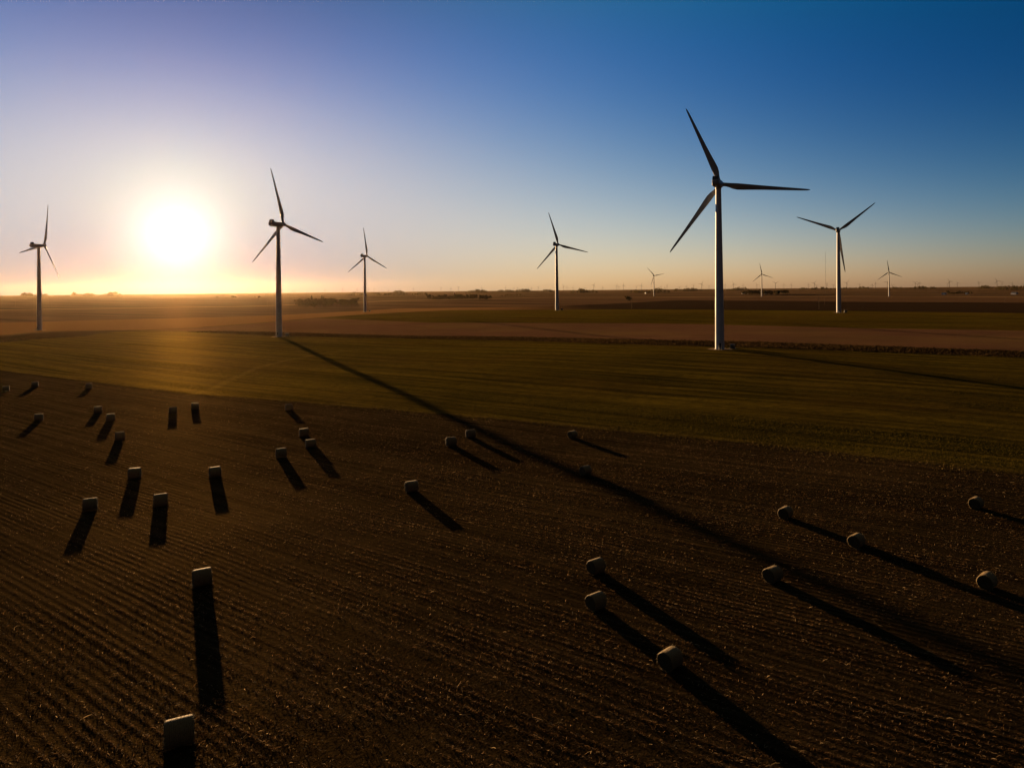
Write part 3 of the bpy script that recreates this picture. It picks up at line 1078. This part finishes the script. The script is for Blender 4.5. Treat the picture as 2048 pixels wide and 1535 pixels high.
blades('meadow_grass', blade_material('backlit_grass', [(0, (.022, .02, .003)), (.6, (.055, .043, .006)), (1, (.10, .07, .014))]), 1150000, 31, z_green, 95, 520, .05, .12, .14,
       'short striped grass growing over the green middle field', 'grass', True)
blades('dry_weeds', blade_material('dry_weed_stems', [(0, (.012, .008, .0035)), (.7, (.034, .021, .008)), (1, (.07, .042, .018))]), 260000, 32, z_weeds, 320, 640, .2, .5, .5,
       'tall dark dry weeds in the strip behind the green field', 'weeds')
blades('field_edge_weeds', blade_material('edge_weed_stems', [(0, (.02, .014, .004)), (.7, (.06, .042, .011)), (1, (.12, .085, .03))]), 900000, 33, z_edge, 85, 330, .06, .24, .14,
       'ragged tufts of weeds along the edge between stubble and green field', 'weeds')

# ------------------------------------------------------------------ trees, farms, poles
m_bark = varied('tree_bark', (.03, .024, .018), (.05, .04, .03), 1.5, .9, .1)


def leaf_mat(name, a, b):
    m, nt, p = material(name, a, .7, .15)
    geo = nt.new('ShaderNodeNewGeometry')
    c = nt.mix(geo.outputs['Random Per Island'], a, b)
    nt.l.new(c, p.inputs['Base Color'])
    t = nt.new('ShaderNodeBsdfTranslucent')
    nt.l.new(nt.mix(1.0, c, (1.9, 1.7, 1.2), 'MULTIPLY'), t.inputs['Color'])
    mx = nt.new('ShaderNodeMixShader')
    mx.inputs[0].default_value = .45
    nt.l.new(p.outputs[0], mx.inputs[1])
    nt.l.new(t.outputs[0], mx.inputs[2])
    nt.l.new(mx.outputs[0], next(q for q in nt.n if q.type == 'OUTPUT_MATERIAL').inputs['Surface'])
    return m


m_leaf = leaf_mat('autumn_foliage', (.022, .018, .008), (.05, .038, .016))
m_need = leaf_mat('evergreen_needles', (.012, .016, .008), (.028, .03, .014))


def crown_mesh(seed, kind):
    g = np.random.default_rng(seed)
    if kind == 'cone':
        n = 900
        t = g.random(n) ** .8
        z = 1.2 + t * 12.3
        rad = 2.1 * (1 - t) ** .8 + .12
        a = g.uniform(0, 6.283, n)
        k = np.sqrt(g.random(n)) * (.75 + .35 * np.sin(a * 3 + z * 2.2))
        c = np.stack([np.cos(a) * rad * k, np.sin(a) * rad * k, z], -1)
        size = .55
    else:
        m = 13
        ce = np.stack([g.normal(0, 2.0, m), g.normal(0, 2.0, m), g.uniform(1.9, 9.4, m)], -1)
        rr = g.uniform(1.4, 2.6, m)
        n = 1000
        i = g.integers(0, m, n)
        v = g.normal(0, 1, (n, 3))
        v /= np.linalg.norm(v, axis=1)[:, None]
        c = ce[i] + v * (rr[i] * g.random(n) ** .4)[:, None]
        size = .7
    a, b = g.normal(0, 1, (n, 3)), g.normal(0, 1, (n, 3))
    a /= np.linalg.norm(a, axis=1)[:, None]
    b -= a * (a * b).sum(1)[:, None]
    b /= np.linalg.norm(b, axis=1)[:, None]
    s = (size * g.uniform(.5, 1.2, n))[:, None]
    v = np.stack([c - a * s, c + b * s * .6, c + a * s, c - b * s * .6], 1).reshape(-1, 3)
    q = np.arange(4 * n).reshape(-1, 4)
    return np_mesh('crown', v, q, m_need if kind == 'cone' else m_leaf)


def trunk_mesh(seed, kind):
    g = random.Random(seed)
    mb = MB()
    if kind == 'cone':
        mb.tube((0, 0, -.3), (0, 0, 12.8), .22, .04, 7)
    else:
        mb.tube((0, 0, -.3), (.1, .1, 4), .35, .25, 8)
        mb.tube((.1, .1, 4), (.3, -.1, 9), .25, .06, 7)
        for k in range(6):
            a = k * 1.05 + g.uniform(0, .5)
            mb.tube((.1, .1, 3 + k * .5), (2.2 * math.cos(a), 2.2 * math.sin(a), 6 + k * .5), .13, .03, 6)
    return mb.mesh('trunk', m_bark, 60)


TREES = {'round': [(trunk_mesh(i, 'round'), crown_mesh(i, 'round')) for i in range(5)], 'cone': [(trunk_mesh(9 + i, 'cone'), crown_mesh(9 + i, 'cone')) for i in range(2)]}


def tree(x, y, hgt_m, kind, label, group, seed):
    z = hgt(x, y)
    o = empty('conifer_tree' if kind == 'cone' else 'broadleaf_tree', (x, y, z), seed * 1.7)
    nat = 13.5 if kind == 'cone' else 11.5
    s = hgt_m / nat
    wide = s * (1.0 if kind == 'cone' else random.uniform(1.0, 1.35))
    o.scale = (wide, wide, s)
    tag(o, label, 'tree', group)
    t, c = TREES[kind][seed % len(TREES[kind])]
    link('trunk', t, o)
    link('crown', c, o)


def belt(x0, x1, D, n, h0, h1, place, group, cones=(), depth=60):
    k = 0
    for i in range(n):
        px = x0 + (x1 - x0) * (i + .5 + random.uniform(-.3, .3)) / n
        d = D + random.uniform(-depth, depth)
        x, y = at_dist(px, d)
        tree(x, y, random.uniform(h0, h1), 'round', '%s broadleaf tree from the west end of %s' % (ORD[i], place), group, i)
    for j, (px, h) in enumerate(cones):
        x, y = at_dist(px, D)
        tree(x, y, h, 'cone', '%s pointed conifer rising above %s' % (('westernmost', 'middle', 'easternmost')[j], place), group, j)


random.seed(21)
belt(595, 668, 1490, 15, 12, 19, 'the shelterbelt behind the shadow casting turbine', 'trees of the near shelterbelt', [(623.5, 23), (643, 23), (646.5, 21)])
belt(680, 713, 1560, 7, 11, 18, 'the copse left of the slim turbine', 'trees of the copse by the slim turbine')
belt(856, 982, 2250, 20, 12, 19, 'the grove on the pale road', 'trees of the grove by the pale road')
belt(1486, 1578, 3000, 18, 15, 23, 'the wooded farmstead behind the small turbine', 'trees round the wooded farmstead')
belt(1893, 1944, 2700, 12, 8, 14, 'the farm with the white shed', 'trees round the white shed farm')
belt(1254, 1262, 1900, 2, 12, 15, 'the pair in the dark fields', 'two lone trees in the dark fields', depth=10)


# far woods along the skyline that read as one mass each
def treeline(px0, px1, D, h, label, dens=1.0):
    g = np.random.default_rng(int(px0))
    h *= 1.55
    n = int((px1 - px0) * D / FPX / 5 * dens) + 6
    px = g.uniform(px0, px1, n)
    hh = h * (.65 + .35 * np.sin(px * .11 + px0) * np.sin(px * .037)) * g.uniform(.7, 1.15, n)
    edge = np.minimum(1, np.minimum(px - px0, px1 - px) / (.12 * (px1 - px0)) + .35)
    hh = hh * edge
    d = D + g.uniform(-90, 90, n)
    a = np.array([ray(p, EYE)[0] for p in px])
    x, y = a * d, d
    z = height(x, y)
    per = 40
    cx, cy, cz = np.repeat(x, per), np.repeat(y, per), np.repeat(z, per)
    H = np.repeat(hh, per)
    t = g.random(n * per)
    wd = H * .42 * np.sqrt(np.clip(1 - (2 * t - .8) ** 2 * .6, .1, 1))
    c = np.stack([cx + g.normal(0, .6, n * per) * wd, cy + g.normal(0, .6, n * per) * wd, cz + (.05 + .95 * t) * H], -1)
    m = n * per
    a_, b_ = g.normal(0, 1, (m, 3)), g.normal(0, 1, (m, 3))
    a_ /= np.linalg.norm(a_, axis=1)[:, None]
    b_ /= np.linalg.norm(b_, axis=1)[:, None]
    s = (H * .13 * g.uniform(.6, 1.3, m))[:, None]
    v = np.stack([c - a_ * s, c + b_ * s, c + a_ * s, c - b_ * s], 1).reshape(-1, 3)
    o = link('far_woods', np_mesh('far_woods', v, np.arange(4 * m).reshape(-1, 4), m_leaf))
    tag(o, label, 'woods', kind='stuff')


treeline(430, 474, 3900, 9, 'small pale copse on the plain just left of the shadow casting turbine')
treeline(505, 522, 3300, 8, 'tiny clump on the plain beside the shadow casting turbine')
treeline(1000, 1075, 3300, 7, 'low hedge line on the plain left of the crest turbine')
treeline(40, 108, 6500, 24, 'low hazy wood on the skyline behind the leftmost turbine')
treeline(140, 245, 6000, 26, 'hazy wood on the skyline between the leftmost turbine and the sun')
treeline(690, 862, 4200, 17, 'dark wood on the skyline behind the slim turbine')
treeline(930, 1010, 6500, 22, 'low wood on the skyline above the grove')
treeline(1005, 1110, 7000, 22, 'thin hazy wood on the skyline left of the crest turbine')
treeline(1140, 1195, 5200, 20, 'short wood on the skyline right of the crest turbine')
treeline(1255, 1345, 4300, 18, 'dark wood behind the small turbine with the hanging blade')
treeline(1345, 1425, 5500, 18, 'low wood on the skyline left of the largest turbine')
treeline(1450, 1500, 5200, 16, 'low wood on the skyline right of the largest turbine')
treeline(1590, 1760, 6200, 14, 'long low wood on the skyline around the Y shaped turbine')
treeline(1775, 1875, 5600, 14, 'low wood on the skyline right of the turbine in dark fields')
treeline(1950, 2120, 4800, 16, 'long dark wood on the skyline at the east edge')
treeline(1990, 2120, 3600, 12, 'dark thicket below the skyline at the east edge')

# farm buildings
m_wall = varied('white_siding', (.72, .72, .70), (.80, .80, .78), .6, .6, .3)
m_roof = varied('grey_metal_roof', (.10, .10, .11), (.16, .16, .17), .5, .45, .4)
m_red = varied('red_barn_paint', (.12, .02, .012), (.17, .03, .02), .6, .6, .3)
m_glass, _, _p = material('window_glass', (.02, .025, .03), .1, .5)


def gabled(x, y, w, d, h, rot, wallm, label, name='farm_house', cat='house'):
    o = empty(name, (x, y, hgt(x, y) - .2), rot)
    tag(o, label, cat)
    mb = MB()
    r = h + w * .32
    prof = [(-w / 2, 0), (w / 2, 0), (w / 2, h), (0, r), (-w / 2, h)]
    mb.loft([[(px, py, pz) for px, pz in prof] for py in (-d / 2, d / 2)])
    link('wall', mb.mesh('wall', wallm), o)
    mb = MB()
    for s in (-1, 1):
        a = [(s * (w / 2 + .5), h - .28), (0, r + .06), (0, r + .26), (s * (w / 2 + .5), h - .06)]
        mb.loft([[(px, py, pz) for px, pz in a] for py in (-d / 2 - .4, d / 2 + .4)])
    link('roof', mb.mesh('roof', m_roof), o)
    for k, (wx, wz) in enumerate(((-w * .25, 1.4), (w * .25, 1.4), (0, h - .2))):
        mb = MB()
        mb.box((wx, -d / 2 - .03, wz + .5), (1.1, .06, 1.2))
        link('window', mb.mesh('window', m_glass), o)
    return o


for px, py, w, d, h, rot, wm, lab, nm, ct in (
        (1888.5, 589, 9, 14, 5, .5, m_wall, 'white shed catching the low sun at the west end of the farm trees', 'farm_shed', 'shed'),
        (1934, 588.5, 7, 9, 4, .2, m_wall, 'pale low house under the dark farm trees', 'farm_house', 'house'),
        (1531, 588, 10, 16, 5.5, -.3, m_wall, 'pale farm building beside the small turbine at the wooded farmstead', 'farm_shed', 'shed'),
        (1292, 587, 8, 10, 5, .1, m_wall, 'lone white farmhouse left of the small turbine with the hanging blade', 'farm_house', 'house'),
        (2029, 588.5, 12, 18, 5, .4, m_wall, 'pinkish lit shed near the east edge thicket', 'farm_shed', 'shed'),
        (1490, 588, 10, 26, 4.5, 1.3, m_wall, 'long low pale barn at the west end of the wooded farmstead', 'farm_shed', 'barn'),
        (674, 605, 9, 16, 4.5, 1.2, m_red, 'dark low barn between the shelterbelt and the copse', 'farm_barn', 'barn')):
    x, y = ground_at(px, py)
    gabled(x, y, w, d, h, rot, wm, lab, nm, ct)

# silo by the grove
x, y = at_dist(909, 2420)
o = empty('grain_silo', (x, y, hgt(x, y) - .2))
tag(o, 'dark reddish grain silo rising above the grove', 'silo')
mb = MB()
mb.loft([[(r * math.cos(2 * math.pi * i / 20), r * math.sin(2 * math.pi * i / 20), z) for i in range(20)] for z, r in ((0, 2.9), (6, 2.9), (6, 2.96), (6.2, 2.96), (6.2, 2.9), (20, 2.9))])
link('silo_shell', mb.mesh('silo_shell', m_red, 40), o)
mb = MB()
mb.loft([[(r * math.cos(2 * math.pi * i / 20), r * math.sin(2 * math.pi * i / 20), z) for i in range(20)] for z, r in ((20, 3.0), (21.2, 2.4), (22.1, 1.3), (22.5, .3))])
link('dome_roof', mb.mesh('dome_roof', m_roof, 40), o)

# radio mast
D = 3300
x, y = at_dist(1651.5, D)
z0 = hgt(x, y)
o = empty('radio_mast', (x, y, z0))
tag(o, 'thin tall guyed radio mast rising left of the Y shaped turbine', 'mast')
H = HC + ray(1651.5, 503)[1] * D - z0
mb = MB()
tri = [(.8 * math.cos(R(90 + 120 * k)), .8 * math.sin(R(90 + 120 * k))) for k in range(3)]
for a in tri: mb.tube((*a, 0), (*a, H), .12, n=5)
k = 0
zz = 0.0
while zz + 4 < H:
    for i in range(3):
        mb.tube((*tri[i], zz), (*tri[(i + 1) % 3], zz + 4), .06, n=4)
    zz += 4
link('lattice', mb.mesh('lattice', m_grey), o)
for kk in range(3):
    t = R(30 + 120 * kk)
    mb = MB()
    for f in (.45, .92):
        mb.tube((0, 0, H * f), (H * .55 * math.cos(t), H * .55 * math.sin(t), hgt(x + H * .55 * math.cos(t), y + H * .55 * math.sin(t)) - z0), .03, n=4)
    link('guy_wires', mb.mesh('guy_wires', m_grey), o)

# utility poles
m_wood = varied('weathered_pole_wood', (.11, .075, .045), (.16, .11, .07), 1.2, .85, .1)
mb = MB()
mb.tube((0, 0, -.5), (0, 0, 12), .19, .13, 9)
POLE = mb.mesh('pole', m_wood, 60)
mb = MB()
mb.box((0, .2, 11.3), (2.8, .12, .16))
mb.box((0, .2, 10.4), (2.0, .12, .14))
ARM = mb.mesh('crossarm', m_wood)
mb = MB()
for xx in (-1.25, -.5, .5, 1.25): mb.tube((xx, .2, 11.38), (xx, .2, 11.6), .06, .04, 6)
INS = mb.mesh('insulators', m_grey)
for px, D, sc, lab in ((1263, 905, 1.35, 'utility pole at the dark field edge right of the crest turbine'), (1637.5, 900, 1.35, 'utility pole at the dark field edge left of the Y shaped turbine'),
                       (1649, 1350, 1.1, 'farther utility pole close left of the Y shaped turbine'), (1154, 2000, 1.1, 'distant utility pole just right of the crest turbine'),
                       (1047, 2300, 1.1, 'distant utility pole left of the crest turbine'), (832.5, 1900, 1.5, 'tall utility pole standing left of the grove'),
                       (535, 1500, 1.1, 'utility pole in the haze just left of the shadow casting turbine'), (31, 1700, 1.2, 'utility pole in the orange field left of the leftmost turbine'),
                       (2010, 1300, 1.1, 'faint utility pole near the east edge')):
    x, y = at_dist(px, D)
    o = empty('utility_pole', (x, y, hgt(x, y)), .3)
    o.scale = (sc,) * 3
    tag(o, lab, 'utility pole', 'utility poles along the field roads')
    link('pole', POLE, o)
    a = link('crossarm', ARM, o)
    link('insulators', INS, a)

# ------------------------------------------------------------------ haze
HAZE = 0.32e-5
mb = MB()
zlo, zhi = -42.0, 215.0
mb.box((0, 0, (zlo + zhi) / 2), (31000, 31000, zhi - zlo))
m = bpy.data.materials.new('haze')
m.use_nodes = True
nt = NT(m.node_tree)
for n in list(nt.n): nt.n.remove(n)
out = nt.new('ShaderNodeOutputMaterial')
vol = nt.new('ShaderNodeVolumePrincipled')
vol.inputs['Color'].default_value = (1.0, .76, .50, 1)
vol.inputs['Density'].default_value = HAZE
vol.inputs['Anisotropy'].default_value = .84
nt.l.new(vol.outputs[0], out.inputs['Volume'])
hz = link('haze', mb.mesh('haze', m))
tag(hz, 'thin golden evening haze over the whole plain', 'haze', kind='stuff')

# ------------------------------------------------------------------ render settings
vs = scene.view_settings
vs.view_transform = 'Standard'
vs.look = 'None'
vs.exposure = 1.137
vs.gamma = 1.0
cy = scene.cycles
cy.max_bounces = 5
cy.diffuse_bounces = 2
cy.glossy_bounces = 2
cy.transmission_bounces = 2
cy.volume_bounces = 1
cy.transparent_max_bounces = 4
cy.use_denoising = True
cy.denoiser = 'OPENIMAGEDENOISE'
cy.sample_clamp_indirect = 4.0
